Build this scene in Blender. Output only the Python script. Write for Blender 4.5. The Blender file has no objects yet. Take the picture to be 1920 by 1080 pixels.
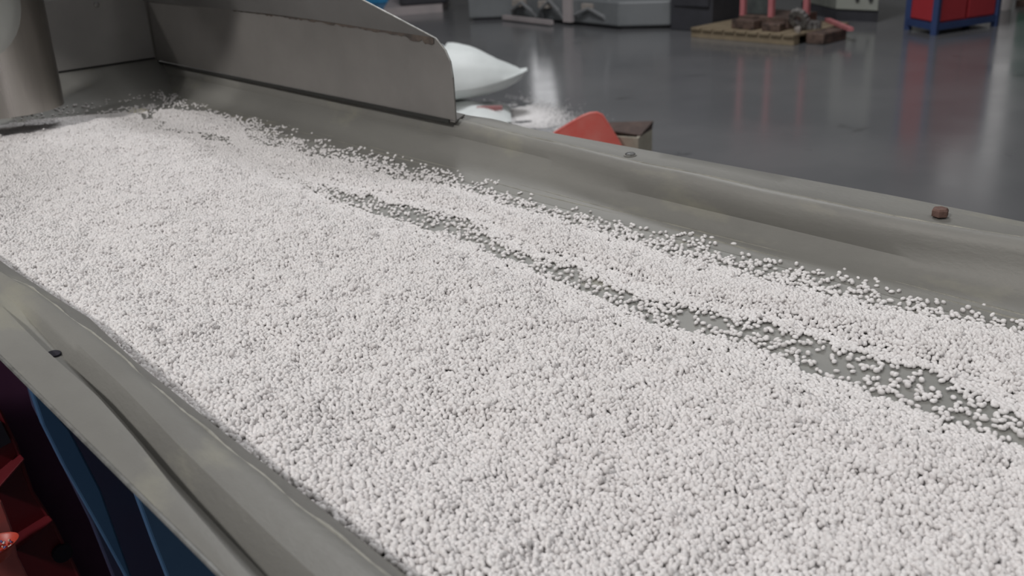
import bpy, bmesh, math, random
import numpy as np
from mathutils import Vector, Matrix, Quaternion

# ------------------------------------------------------------------ camera, world, lights, exposure
C = bpy.context.scene.collection
sc = bpy.context.scene
S = 0.35            # the tray was measured in units of the camera's height above it
TZ = 1.05           # height of the tray floor above the hall floor (m)
def P(x, y, z=0.0):
    return Vector((x * S, y * S, TZ + z * S))

cam_d = bpy.data.cameras.new('camera')
cam = bpy.data.objects.new('camera', cam_d)
C.objects.link(cam)
cam_d.sensor_width = 36.0
cam_d.lens = 36.0 * 1813 / 1920
cam_d.clip_start = 0.02
cam_d.clip_end = 200
RW = ((0.73994176, -0.28710262, 0.60832415), (-0.6708195, -0.24789479, 0.69896307), (-0.04987374, -0.92526767, -0.37602175))
m = Matrix(((RW[0][0], -RW[0][1], -RW[0][2], 0), (RW[1][0], -RW[1][1], -RW[1][2], 0), (RW[2][0], -RW[2][1], -RW[2][2], TZ + S), (0, 0, 0, 1)))
cam.matrix_world = m
cam_d.dof.use_dof = True
cam_d.dof.focus_distance = 0.85
cam_d.dof.aperture_fstop = 11
sc.camera = cam

sc.view_settings.view_transform = 'Standard'
sc.view_settings.look = 'None'
sc.view_settings.gamma = 1
sc.view_settings.use_curve_mapping = False
sc.view_settings.exposure = 0.0

w = bpy.data.worlds.new('hall_ambient')
sc.world = w
w.use_nodes = True
bg = w.node_tree.nodes['Background']
# dim hall walls low down, paler roof lights overhead
wn = w.node_tree
wtc = wn.nodes.new('ShaderNodeTexCoord')
wsx = wn.nodes.new('ShaderNodeSeparateXYZ')
wmr = wn.nodes.new('ShaderNodeMapRange')
wmr.inputs['From Min'].default_value = 0.0
wmr.inputs['From Max'].default_value = 0.8
wmr.inputs['To Min'].default_value = 0.06
wmr.inputs['To Max'].default_value = 0.20
wn.links.new(wtc.outputs['Generated'], wsx.inputs[0])
wn.links.new(wsx.outputs['Z'], wmr.inputs['Value'])
wn.links.new(wmr.outputs[0], bg.inputs[1])
bg.inputs[0].default_value = (0.98, 0.985, 1.0, 1)

def area(name, loc, target, size, energy, color=(1, 0.97, 0.94), size_y=None):
    d = bpy.data.lights.new(name, 'AREA')
    d.energy = energy
    d.color = color
    d.size = size
    if size_y:
        d.shape = 'RECTANGLE'
        d.size_y = size_y
    o = bpy.data.objects.new(name, d)
    C.objects.link(o)
    o.location = loc
    o.rotation_euler = (Vector(target) - Vector(loc)).to_track_quat('-Z', 'Y').to_euler()
    return o
area('bay_lamp_near', (-3.1, 0.35, 4.4), (0.5, 1.8, 1.1), 0.35, 100)
area('bay_lamp_far', (-2.7, 4.2, 3.9), (0.5, 1.8, 1.1), 0.4, 26)
area('roof_light', (0.9, -1.2, 5.6), (0.8, 1.0, 1.0), 1.8, 42, (1, 0.98, 0.96))
area('fill_lamp_back', (4.2, 4.6, 6.4), (6.0, 5.2, 0.0), 1.6, 270, (0.97, 0.98, 1.0))  # unseen fill, added to brighten the back of the hall

# ------------------------------------------------------------------ materials
def mat(name, col, rough=0.5, metal=0.0, spec=0.5, col2=None, nscale=6.0, detail=6.0, lo=0.4, hi=0.65, bump=0.0, bscale=200.0,
        rough2=None, stretch=None, col3=None, n3scale=20.0, lo3=0.6, hi3=0.72, emit=None, estr=1.0):
    M = bpy.data.materials.new(name)
    M.use_nodes = True
    nt = M.node_tree
    b = nt.nodes['Principled BSDF']
    b.inputs['Base Color'].default_value = (*col, 1)
    b.inputs['Roughness'].default_value = rough
    b.inputs['Metallic'].default_value = metal
    b.inputs['Specular IOR Level'].default_value = spec
    tc = nt.nodes.new('ShaderNodeTexCoord')
    mp = nt.nodes.new('ShaderNodeMapping')
    nt.links.new(tc.outputs['Object'], mp.inputs[0])
    if stretch:
        mp.inputs['Scale'].default_value = stretch
    def noise(s, d=detail):
        n = nt.nodes.new('ShaderNodeTexNoise')
        n.inputs['Scale'].default_value = s
        n.inputs['Detail'].default_value = d
        n.inputs['Roughness'].default_value = 0.6
        nt.links.new(mp.outputs[0], n.inputs['Vector'])
        return n
    def ramp(src, a, z):
        r = nt.nodes.new('ShaderNodeMapRange')
        r.inputs['From Min'].default_value = a
        r.inputs['From Max'].default_value = z
        nt.links.new(src, r.inputs['Value'])
        return r.outputs[0]
    if col2:
        n = noise(nscale)
        f = ramp(n.outputs['Fac'], lo, hi)
        mx = nt.nodes.new('ShaderNodeMix')
        mx.data_type = 'RGBA'
        mx.inputs[6].default_value = (*col, 1)
        mx.inputs[7].default_value = (*col2, 1)
        nt.links.new(f, mx.inputs[0])
        out = mx.outputs[2]
        if col3:
            n3 = noise(n3scale)
            f3 = ramp(n3.outputs['Fac'], lo3, hi3)
            m3 = nt.nodes.new('ShaderNodeMix')
            m3.data_type = 'RGBA'
            nt.links.new(out, m3.inputs[6])
            m3.inputs[7].default_value = (*col3, 1)
            nt.links.new(f3, m3.inputs[0])
            out = m3.outputs[2]
        nt.links.new(out, b.inputs['Base Color'])
        if rough2 is not None:
            rr = nt.nodes.new('ShaderNodeMapRange')
            rr.inputs['To Min'].default_value = rough
            rr.inputs['To Max'].default_value = rough2
            nt.links.new(f, rr.inputs['Value'])
            nt.links.new(rr.outputs[0], b.inputs['Roughness'])
    if bump:
        nb = noise(bscale, 4)
        bp = nt.nodes.new('ShaderNodeBump')
        bp.inputs['Strength'].default_value = bump
        bp.inputs['Distance'].default_value = 0.001
        nt.links.new(nb.outputs['Fac'], bp.inputs['Height'])
        nt.links.new(bp.outputs[0], b.inputs['Normal'])
    if emit:
        b.inputs['Emission Color'].default_value = (*emit, 1)
        b.inputs['Emission Strength'].default_value = estr
    return M

M_tray = mat('tray_steel', (0.27, 0.27, 0.255), 0.5, 0.1, col2=(0.33, 0.325, 0.305), nscale=5, bump=0.15, bscale=350, rough2=0.55, col3=(0.33, 0.315, 0.25), n3scale=9, lo3=0.62, hi3=0.8)
M_rail = mat('rail_steel', (0.215, 0.21, 0.195), 0.5, 0.15, col2=(0.255, 0.25, 0.23), nscale=7, bump=0.35, bscale=260, rough2=0.6, col3=(0.31, 0.30, 0.25), n3scale=16, lo3=0.56, hi3=0.72, stretch=(1, 0.45, 1))
M_weld = mat('weld_steel', (0.30, 0.29, 0.25), 0.45, 0.2, col2=(0.22, 0.215, 0.19), nscale=60, bump=0.5, bscale=300)
M_chalk = mat('chalky_scrape', (0.36, 0.35, 0.31), 0.7, 0.0, col2=(0.25, 0.245, 0.22), nscale=70)
M_edge = mat('cut_steel_edge', (0.6, 0.6, 0.58), 0.3, 0.8, col2=(0.4, 0.4, 0.38), nscale=80)
M_guard = mat('guard_steel', (0.22, 0.21, 0.20), 0.35, 0.25, col2=(0.30, 0.285, 0.27), nscale=4.5, bump=0.08, bscale=90, rough2=0.40, detail=8, lo=0.35, hi=0.7)
M_guard_up = mat('guard_upper_shaded_steel', (0.19, 0.185, 0.18), 0.4, 0.25, col2=(0.23, 0.225, 0.22), nscale=5)  # darker than the lower plate: shade above the bend put into the colour
M_back = mat('back_guard_steel', (0.36, 0.355, 0.345), 0.4, 0.25, col2=(0.42, 0.41, 0.40), nscale=5)
M_rust = mat('dark_seam_rust', (0.07, 0.06, 0.055), 0.8, 0.1, col2=(0.14, 0.11, 0.09), nscale=50, bump=0.6, bscale=200)
M_gapshade = mat('dark_gap_shade', (0.03, 0.03, 0.028), 0.8)  # near-black colour standing in for shade in the gaps under the guards
M_pipe = mat('pipe_steel', (0.50, 0.475, 0.45), 0.24, 0.97, col2=(0.36, 0.34, 0.31), nscale=3, bump=0.05, bscale=60, stretch=(3, 3, 0.3), rough2=0.38)
M_oval = mat('pale_oval_patch', (0.40, 0.41, 0.39), 0.5, 0.3, col2=(0.38, 0.38, 0.36), nscale=8)
M_bolt = mat('bright_bolt_steel', (0.5, 0.5, 0.48), 0.25, 0.9, col2=(0.3, 0.3, 0.3), nscale=90)
M_boltrust = mat('rusty_bolt', (0.13, 0.075, 0.06), 0.75, 0.2, col2=(0.20, 0.12, 0.10), nscale=120, bump=0.5, bscale=400)
M_hole = mat('hole_dark', (0.012, 0.010, 0.02), 0.8)
M_floor = mat('hall_floor_paint', (0.12, 0.122, 0.128), 0.13, 0.0, 0.6, col2=(0.15, 0.15, 0.155), nscale=0.5, detail=5, bump=0.05, bscale=8, rough2=0.22, col3=(0.08, 0.08, 0.083), n3scale=2.2, lo3=0.66, hi3=0.74)
M_wall = mat('hall_wall_panel', (0.30, 0.30, 0.29), 0.7, col2=(0.24, 0.24, 0.235), nscale=1.0)
M_glass = mat('window_daylight', (0.8, 0.8, 0.8), 0.5, emit=(0.98, 0.98, 1.0), estr=1.7)
M_glass2 = mat('dim_window_daylight', (0.5, 0.5, 0.5), 0.5, emit=(1.0, 0.97, 0.95), estr=0.45)  # weaker glow than the other window, for a fainter floor reflection
M_winframe = mat('window_frame_paint', (0.35, 0.35, 0.35), 0.5)
M_blue = mat('blue_frame_paint', (0.045, 0.115, 0.235), 0.5, col2=(0.055, 0.135, 0.26), nscale=6)
M_navy = mat('navy_dark', (0.035, 0.045, 0.10), 0.55, col2=(0.045, 0.042, 0.09), nscale=6)
M_purple = mat('purple_black_plate', (0.15, 0.055, 0.13), 0.55, col2=(0.10, 0.03, 0.07), nscale=5, col3=(0.12, 0.06, 0.05), n3scale=14, lo3=0.72, hi3=0.78)
M_redm = mat('red_machine_paint', (0.15, 0.006, 0.012), 0.45, col2=(0.10, 0.006, 0.012), nscale=7)
M_redrib = mat('red_rib_paint', (0.13, 0.008, 0.014), 0.5, col2=(0.10, 0.007, 0.012), nscale=9)
M_salmon = mat('salmon_paint', (0.62, 0.15, 0.13), 0.5, col2=(0.5, 0.14, 0.13), nscale=12)
M_orange = mat('orange_red_plastic', (0.62, 0.075, 0.045), 0.4, col2=(0.55, 0.07, 0.04), nscale=15)
M_scoop = mat('red_scoop_plastic', (0.90, 0.17, 0.14), 0.35, col2=(0.90, 0.25, 0.21), nscale=7)
M_carton = mat('carton_board', (0.46, 0.43, 0.35), 0.85, col2=(0.40, 0.37, 0.30), nscale=20)
M_cartdark = mat('carton_dark_flap', (0.06, 0.04, 0.035), 0.85, col2=(0.09, 0.06, 0.05), nscale=20)
M_sack = mat('sack_weave', (0.66, 0.69, 0.68), 0.55, col2=(0.60, 0.63, 0.62), nscale=5, bump=0.15, bscale=300)
M_sackred = mat('sack_red_print', (0.45, 0.18, 0.18), 0.6, col2=(0.4, 0.2, 0.2), nscale=30)
M_wood = mat('pallet_wood', (0.20, 0.155, 0.10), 0.8, col2=(0.27, 0.215, 0.14), nscale=4, stretch=(4, 1, 1))
M_dark = mat('dark_cabinet_paint', (0.04, 0.04, 0.048), 0.6, col2=(0.03, 0.03, 0.035), nscale=4)
M_pinkred = mat('faded_red_post', (0.42, 0.14, 0.15), 0.5, col2=(0.50, 0.18, 0.19), nscale=8)
M_panelg = mat('sight_panel', (0.08, 0.09, 0.085), 0.25, col2=(0.05, 0.055, 0.055), nscale=9)
M_brown = mat('greasy_brown_steel', (0.15, 0.10, 0.08), 0.6, 0.2, col2=(0.05, 0.035, 0.03), nscale=12)
M_gear = mat('grey_casting', (0.22, 0.21, 0.20), 0.55, 0.3, col2=(0.07, 0.065, 0.065), nscale=15)
M_pale = mat('pale_oddment', (0.34, 0.31, 0.28), 0.6, col2=(0.25, 0.22, 0.2), nscale=20)
M_beige = mat('control_cabinet_paint', (0.22, 0.23, 0.2), 0.5, col2=(0.14, 0.145, 0.13), nscale=3)
M_beige2 = mat('cabinet_front_paint', (0.33, 0.34, 0.30), 0.5, col2=(0.30, 0.31, 0.28), nscale=3)
M_red = mat('red_cabinet_paint', (0.42, 0.035, 0.045), 0.45, col2=(0.37, 0.03, 0.04), nscale=2)
M_bluetrim = mat('blue_cabinet_trim', (0.030, 0.055, 0.15), 0.5, col2=(0.025, 0.045, 0.12), nscale=3)
M_grey = mat('grey_machine_paint', (0.18, 0.19, 0.197), 0.5, col2=(0.13, 0.14, 0.145), nscale=1.5)
M_grey2 = mat('grey_tube_paint', (0.20, 0.205, 0.21), 0.45, col2=(0.16, 0.165, 0.17), nscale=3)
M_strip = mat('pale_strip', (0.42, 0.37, 0.37), 0.6, col2=(0.34, 0.31, 0.31), nscale=3)
M_skyblue = mat('bright_blue_paint', (0.03, 0.30, 0.62), 0.45, col2=(0.03, 0.26, 0.55), nscale=3)
M_white = mat('white_bucket', (0.88, 0.82, 0.80), 0.5, col2=(0.8, 0.75, 0.73), nscale=5)
M_green = mat('green_machine_paint', (0.02, 0.13, 0.07), 0.5, col2=(0.02, 0.1, 0.06), nscale=3)

# pellets: white plastic, each a little different
M_pel = mat('white_pellet_plastic', (0.76, 0.735, 0.73), 0.38, 0.0, 0.45)
nt = M_pel.node_tree
oi = nt.nodes.new('ShaderNodeObjectInfo')
cr = nt.nodes.new('ShaderNodeMix')
cr.data_type = 'RGBA'
cr.inputs[6].default_value = (0.76, 0.735, 0.73, 1)
cr.inputs[7].default_value = (0.90, 0.875, 0.87, 1)
nt.links.new(oi.outputs['Random'], cr.inputs[0])
nt.links.new(cr.outputs[2], nt.nodes['Principled BSDF'].inputs['Base Color'])
M_pelcream = mat('cream_pellet_plastic', (0.72, 0.68, 0.56), 0.4)
M_pelblue = mat('blue_chip_plastic', (0.12, 0.16, 0.42), 0.4)

# ------------------------------------------------------------------ helpers
def wloc(o):
    v = Vector((0, 0, 0))
    while o is not None:
        v += o.location
        o = o.parent
    return v
def tag(o, label=None, cat=None, group=None, kind=None):
    if label: o['label'] = label
    if cat: o['category'] = cat
    if group: o['group'] = group
    if kind: o['kind'] = kind
    return o
def empty(name, loc, label, cat, group=None):
    o = bpy.data.objects.new(name, None)
    C.objects.link(o)
    o.location = loc
    o.empty_display_size = 0.05
    return tag(o, label, cat, group)
def finish(name, bm, material, parent=None, loc=None, smooth=False, bevel=0.0, seg=2):
    """bm in world coordinates; the object's own origin is loc (or its parent's place)."""
    bmesh.ops.recalc_face_normals(bm, faces=bm.faces)
    me = bpy.data.meshes.new(name)
    base = wloc(parent) if parent else Vector((0, 0, 0))
    off = base + (Vector(loc) - base if loc is not None else Vector((0, 0, 0)))
    bmesh.ops.translate(bm, verts=bm.verts, vec=-off)
    bm.to_mesh(me)
    bm.free()
    o = bpy.data.objects.new(name, me)
    C.objects.link(o)
    if parent:
        o.parent = parent
    if loc is not None:
        o.location = Vector(loc) - base
    for mm in (material if isinstance(material, (list, tuple)) else [material]):
        me.materials.append(mm)
    if smooth:
        for p in me.polygons:
            p.use_smooth = True
        try:
            me.set_sharp_from_angle(angle=math.radians(38))
        except Exception:
            pass
    if bevel:
        b = o.modifiers.new('bevel', 'BEVEL')
        b.width = bevel
        b.segments = seg
        b.limit_method = 'ANGLE'
    return o
def BM():
    return bmesh.new()
def hexa(bm, pts):
    """eight corners: bottom ring of four, top ring of four"""
    v = [bm.verts.new(p) for p in pts]
    for f in ((3, 2, 1, 0), (4, 5, 6, 7), (0, 1, 5, 4), (1, 2, 6, 5), (2, 3, 7, 6), (3, 0, 4, 7)):
        bm.faces.new([v[i] for i in f])
    return v
def obox(bm, o, u, v, z0, z1):
    """box on the ground plan: corner o, edge vectors u and v (x, y), from z0 to z1"""
    c = [(o[0], o[1]), (o[0] + u[0], o[1] + u[1]), (o[0] + u[0] + v[0], o[1] + u[1] + v[1]), (o[0] + v[0], o[1] + v[1])]
    hexa(bm, [(x, y, z0) for x, y in c] + [(x, y, z1) for x, y in c])
def bar(bm, a, b, w, h, up=(0, 0, 1)):
    a, b, up = Vector(a), Vector(b), Vector(up)
    d = (b - a).normalized()
    s = d.cross(up)
    if s.length < 1e-4: s = d.cross(Vector((1, 0, 0)))
    s = s.normalized() * w / 2
    t = s.cross(d).normalized() * h / 2
    hexa(bm, [a - s - t, a + s - t, a + s + t, a - s + t, b - s - t, b + s - t, b + s + t, b - s + t])
def tube(bm, pts, r, n=12, cap=True):
    pts = [Vector(p) for p in pts]
    rings = []
    for i, p in enumerate(pts):
        d = (pts[min(i + 1, len(pts) - 1)] - pts[max(i - 1, 0)]).normalized()
        a = d.cross(Vector((0, 0, 1)))
        if a.length < 0.05: a = d.cross(Vector((1, 0, 0)))
        a.normalize()
        b = a.cross(d)
        rr = r[i] if isinstance(r, (list, tuple)) else r
        rings.append([bm.verts.new(p + (a * math.cos(2 * math.pi * k / n) + b * math.sin(2 * math.pi * k / n)) * rr) for k in range(n)])
    for A, B in zip(rings, rings[1:]):
        for k in range(n):
            bm.faces.new((A[k], A[(k + 1) % n], B[(k + 1) % n], B[k]))
    if cap:
        bm.faces.new(rings[0][::-1])
        bm.faces.new(rings[-1])
def prism(bm, poly, vec):
    """closed polygon (world points) pushed along vec"""
    a = [bm.verts.new(p) for p in poly]
    b = [bm.verts.new(Vector(p) + Vector(vec)) for p in poly]
    n = len(a)
    bm.faces.new(a)
    bm.faces.new(b[::-1])
    for i in range(n):
        bm.faces.new((a[i], a[(i + 1) % n], b[(i + 1) % n], b[i]))
def interp(y, tab):
    return float(np.interp(y, [t[0] for t in tab], [t[1] for t in tab]))
def sheet(bm, ys, prof, thick=0.008):
    """profile prof(y) -> list of (x, z) in tray units, swept along y, closed by an offset underside"""
    rows = []
    for y in ys:
        pr = prof(y)
        top = [bm.verts.new(P(x, y, z)) for x, z in pr]
        bot = []
        for i, (x, z) in enumerate(pr):
            x0, z0 = pr[max(i - 1, 0)]
            x1, z1 = pr[min(i + 1, len(pr) - 1)]
            dx, dz = x1 - x0, z1 - z0
            L = math.hypot(dx, dz) or 1
            bot.append(bm.verts.new(P(x + dz / L * thick, y, z - dx / L * thick)))
        rows.append(top + bot[::-1])
    n = len(rows[0])
    for A, B in zip(rows, rows[1:]):
        for k in range(n):
            bm.faces.new((A[k], A[(k + 1) % n], B[(k + 1) % n], B[k]))
    bm.faces.new(rows[0])
    bm.faces.new(rows[-1][::-1])

# ------------------------------------------------------------------ hall shell
bm = BM(); obox(bm, (-9, -9), (26, 0), (0, 26), -0.1, 0.0)
tag(finish('floor', bm, M_floor), kind='structure')
bm = BM(); obox(bm, (-9, 16.6), (26, 0), (0, 0.2), 0, 6.0)
tag(finish('wall_back', bm, M_wall), kind='structure')
bm = BM(); obox(bm, (16.5, -9), (0.2, 0), (0, 25.6), 0, 6.0)
tag(finish('wall_right', bm, M_wall), kind='structure')
def window(name, o, u, z0, z1, nv, gm):
    e = bpy.data.objects.new(name, None); C.objects.link(e)
    e.location = (o[0], o[1], z0); e['kind'] = 'structure'
    n = Vector((u[1], -u[0], 0)).normalized() * (-0.05)
    uu = Vector((*u, 0)); L = uu.length; ud = uu / L
    p0 = Vector((o[0], o[1], 0))
    t = 0.05
    def rect(bm, a, b, za, zb, dep):
        q = p0 + ud * a
        obox(bm, (q.x, q.y), tuple((ud * (b - a))[:2]), tuple((n.normalized() * dep)[:2]), za, zb)
    bm = BM()
    rect(bm, 0, L, z0, z0 + t, 0.06); rect(bm, 0, L, z1 - t, z1, 0.06)
    rect(bm, 0, t, z0 + t, z1 - t, 0.06); rect(bm, L - t, L, z0 + t, z1 - t, 0.06)
    finish('window_frame', bm, M_winframe, e)
    h = (z1 - z0 - 2 * t) / nv
    for k in range(nv):
        for a0, a1 in ((t, L * .46), (L * .54, L - t)):
            bm = BM(); rect(bm, a0, a1, z0 + t + k * h + 0.05, z0 + t + (k + 1) * h - 0.05, 0.02)
            finish('pane', bm, gm, e)
window('window_1', (15.35, 16.55), (0.85, 0), 1.5, 3.9, 4, M_glass)
window('window_2', (16.45, 6.3), (0, 1.1), 1.2, 4.0, 3, M_glass2)

# ------------------------------------------------------------------ the vibrating tray
random.seed(4)
tray = empty('vibrating_tray', P(1.5, 2.5, -0.1), 'long grey steel vibrating tray with raised flanged sides, carrying white pellets', 'tray')
ys = [(-0.7 + 0.12 * i) for i in range(57)]
ysn = [y for y in ys if y <= 5.95] + [5.95]
GO = [(-1, .40), (1.08, .428), (1.2, .436), (1.35, .445), (1.56, .464), (1.78, .478), (2.09, .480), (2.38, .489), (3.0, .492), (6, .49)]
GI = [(-1, .44), (1.09, .466), (1.22, .471), (1.45, .480), (1.75, .500), (2.09, .514), (2.3, .523), (3, .527), (6, .525)]
CRZ = [(-1, .555), (.98, .556), (1.16, .556), (1.26, .561), (1.45, .559), (1.98, .577), (2.46, .574), (2.65, .553), (6, .56)]
IN = [(-1, .590), (.91, .594), (1.23, .599), (1.51, .600), (1.95, .608), (2.24, .626), (2.4, .618), (2.79, .604), (6, .60)]
def left_prof(y):
    go, gi, cz, inn = (interp(y, t) for t in (GO, GI, CRZ, IN))
    wv = 0.002 * math.sin(y * 5.1)
    dz = interp(y, [(-1, .044), (1.2, .042), (1.9, .032), (2.3, .024), (2.42, .006), (6, .002)])
    return [(0.400, 0.150), (0.400, 0.154), (0.403, 0.156), (go - 0.012, 0.157 + wv), (go, 0.155 + wv), (go + 0.004, 0.157 - dz * .85),
            (gi - 0.004, 0.157 - dz), (gi + .008, 0.163 - dz * .35), (gi + 0.020, 0.167 + wv), ((gi + cz) / 2 + 0.01, 0.170 + wv),
            (cz - .004, 0.165), (cz + 0.004, 0.160), (inn, 0.131), (inn + 0.006, 0.122), (0.650, 0.02), (0.66, 0.0), (0.70, 0.0)]
bm = BM(); sheet(bm, [-0.7 + 0.06 * i for i in range(111)] + [5.95], left_prof, 0.006)
rail_near = finish('side_rail', bm, M_rail, tray, smooth=True)
rail_near['label'] = 'near side rail with a dark groove along its flange'
RT = [(-1, 2.41), (.85, 2.405), (1.2, 2.37), (1.6, 2.362), (2.05, 2.372), (2.6, 2.417), (3.15, 2.434), (4, 2.43), (6, 2.42)]
RO = [(-1, 2.56), (.85, 2.560), (1.25, 2.572), (2.0, 2.556), (2.45, 2.548), (2.75, 2.54), (3.0, 2.575), (3.15, 2.56), (6, 2.56)]
def right_prof(y):
    t, o = interp(y, RT), interp(y, RO)
    wv = 0.003 * math.sin(y * 4.3) + 0.0015 * math.sin(y * 11)
    return [(2.22, 0.0), (2.27, 0.002), (2.30, 0.008), (2.325, 0.018), (2.350, 0.034), (2.366, 0.055), (t - .012, 0.095), (t - .012, 0.120), (t - .004, 0.140 + wv),
            (t + .006, 0.151 + wv), (t + .020, 0.156 + wv), (t + .034, 0.154 + wv), (t + .05, 0.150 + wv), ((t + o) / 2 + .01, 0.152 + wv), (o - .006, 0.150), (o, 0.145), (o + .001, 0.10)]
bm = BM(); sheet(bm, [-0.7 + 0.06 * i for i in range(111)] + [5.95], right_prof, 0.006)
rail_far = finish('side_rail', bm, M_rail, tray, smooth=True)
rail_far['label'] = 'far side rail with a bolted flange'
# weld and scuff lines on the far rail
def ridge(xf, zf, r, y0, y1, n=60, nm='weld_bead', matl=None, par=None):
    bm = BM()
    pts = [P(xf(y0 + (y1 - y0) * k / n), y0 + (y1 - y0) * k / n, zf(y0 + (y1 - y0) * k / n)) for k in range(n + 1)]
    tube(bm, pts, [r * S * (0.7 + 0.5 * random.random()) for _ in pts], 6)
    return finish(nm, bm, matl or M_weld, par or rail_far, smooth=True)
ridge(lambda y: 2.278 + 0.004 * math.sin(y * 7), lambda y: 0.0005, 0.0045, 0.2, 5.6)
ridge(lambda y: 2.302 + 0.003 * math.sin(y * 5 + 1), lambda y: 0.006, 0.0040, 0.2, 5.6)
ridge(lambda y: interp(y, RT) + .022 + 0.002 * math.sin(y * 9), lambda y: 0.1535 + 0.003 * math.sin(y * 4.3) + 0.0015 * math.sin(y * 11), 0.0042, 0.2, 3.1, 50, 'rolled_bead')
ridge(lambda y: interp(y, CRZ) + 0.0015 * math.sin(y * 31) + .002 * math.sin(y * 13.7), lambda y: 0.161, 0.0034, 0.6, 2.9, 120, 'chalky_crease', M_chalk, rail_near)
# floor plate, cut slightly wavy so that it reads as hand-hammered sheet
bm = BM()
obox(bm, P(0.655, -0.7)[:2], (1.69 * S, 0), (0, 6.3 * S), TZ - 0.003, TZ - 0.0004)
finish('tray_floor', bm, M_tray, tray)
# back slope up to the back guard
bm = BM()
pr = [(5.40, 0.0008), (5.50, 0.003), (5.62, 0.016), (5.75, 0.055), (5.87, 0.115), (5.95, 0.165), (5.98, 0.178), (6.10, 0.178)]
A = [[bm.verts.new(P(x, y, z)) for x in (0.60, 2.425)] for y, z in pr]
B = [[bm.verts.new(P(x, y + 0.004, z - 0.01)) for x in (0.60, 2.425)] for y, z in pr]
for R_ in (A, B):
    for a, b in zip(R_, R_[1:]):
        bm.faces.new((a[0], a[1], b[1], b[0]))
for a, b in ((A[0], B[0]), (A[-1], B[-1])):
    bm.faces.new((a[0], a[1], b[1], b[0]))
finish('back_slope', bm, M_tray, tray, smooth=True)
# guards
GX = 2.405
bm = BM()
low = [(6.0, .168), (3.055, .166), (3.053, .338), (3.062, .40), (3.09, .445), (3.145, .486), (4.05, .512), (4.42, .518), (6.0, .522)]
prism(bm, [P(GX, y, z) for y, z in low], (0.0025, 0, 0))
guard = finish('guard_plate', bm, M_guard, tray, bevel=0.0004)
guard['label'] = 'smeared lower side guard plate with a rounded end'
bm = BM()
up = [(6.0, .522), (4.42, .518), (4.05, .512), (3.145, .486), (3.53, .624), (3.9, .76), (6.0, .80)]
prism(bm, [P(GX - 0.55 * max(0, z - .50), y, z) for y, z in up], (0.0025, 0, 0.0))
finish('guard_upper_plate', bm, M_guard_up, tray, bevel=0.0004)
bm = BM()
sy_ = [3.155 + k * 0.02 for k in range(86)]
zt_ = [float(np.interp(y0, [3.145, 4.05, 4.42, 5], [.486, .512, .518, .52])) for y0 in sy_]
dep_ = [(.020 if y0 < 3.32 else .009) * (.55 + .9 * random.random()) * (1 if y0 < 4.5 else .6) for y0 in sy_]
a_ = [bm.verts.new(P(GX - .003, y0, z0 + .003)) for y0, z0 in zip(sy_, zt_)]
b_ = [bm.verts.new(P(GX - .003, y0, z0 - d0)) for y0, z0, d0 in zip(sy_, zt_, dep_)]
c_ = [bm.verts.new(P(GX + .001, y0, z0 + .002)) for y0, z0 in zip(sy_, zt_)]
d_ = [bm.verts.new(P(GX + .001, y0, z0 - d0)) for y0, z0, d0 in zip(sy_, zt_, dep_)]
for k in range(len(sy_) - 1):
    for p_, q_ in ((a_, b_), (b_, d_), (d_, c_), (c_, a_)):
        bm.faces.new((p_[k], p_[k + 1], q_[k + 1], q_[k]))
finish('rusty_seam', bm, M_rust, guard)
bm = BM()
e1 = [(3.056, .34), (3.064, .40), (3.092, .445), (3.147, .486), (3.53, .624), (3.9, .76)]
tube(bm, [P(GX + .002 - (0.55 * max(0, z - .50)), y - .002, z) for y, z in e1], 0.0011, 6)
finish('guard_edge', bm, M_edge, guard, smooth=True)
bm = BM()
prism(bm, [P(GX, 3.06, .158), P(2.515, 3.13, .158), P(2.525, 3.3, .158), P(2.525, 6.0, .158), P(GX, 6.0, .158)], (0, 0, 0.0022))
finish('guard_foot', bm, M_guard, guard)
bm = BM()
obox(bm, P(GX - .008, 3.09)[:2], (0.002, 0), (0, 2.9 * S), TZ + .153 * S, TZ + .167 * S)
finish('gap_shade_strip', bm, M_gapshade, tray)  # dark strip: the shadow line under the guard plate, put into colour
bm = BM()
hexa(bm, [P(.55, 5.98, .18), P(GX, 5.98, .18), P(GX, 5.99, .18), P(.55, 5.99, .18), P(.55, 5.98, .58), P(GX, 5.98, .58), P(GX, 5.99, .58), P(.55, 5.99, .58)])
finish('back_guard', bm, M_back, tray)
bm = BM(); bar(bm, P(.55, 5.976, .183), P(GX, 5.976, .183), 0.002, 0.003)
finish('gap_shade_strip', bm, M_gapshade, tray)  # same dark strip painted in as gap shade below the back guard
bm = BM(); tube(bm, [P(GX - .006, 5.972, .18), P(GX - .006, 5.972, .58)], 0.0012, 6)
finish('weld_bead', bm, M_rail, tray)
# bolts and holes
def bolt(c, r, h, m_, hexn=6, rot=0.0, nm='bolt', ax=None, par=None):
    bm = BM()
    c = Vector(c)
    ax = Vector(ax or (0, 0, 1))
    q = ax.to_track_quat('Z', 'Y')
    vs = []
    for z, rr in ((0, r), (h * .75, r), (h, r * .8)):
        vs.append([bm.verts.new(c + q @ Vector((rr * math.cos(rot + 2 * math.pi * k / hexn), rr * math.sin(rot + 2 * math.pi * k / hexn), z))) for k in range(hexn)])
    for a, b in zip(vs, vs[1:]):
        for k in range(hexn):
            bm.faces.new((a[k], a[(k + 1) % hexn], b[(k + 1) % hexn], b[k]))
    bm.faces.new(vs[-1]); bm.faces.new(vs[0][::-1])
    b_ = finish(nm, bm, m_, par or tray, bevel=0.0003)
    return b_
b1 = bolt(P(2.455, 2.165, .152), 0.0062, 0.003, M_bolt, 8, par=rail_far)
b1['label'] = 'bright flat bolt head on the far flange'
bm = BM(); tube(bm, [P(2.455, 2.165, .150), P(2.455, 2.165, .1535)], 0.0078, 16)
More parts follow.
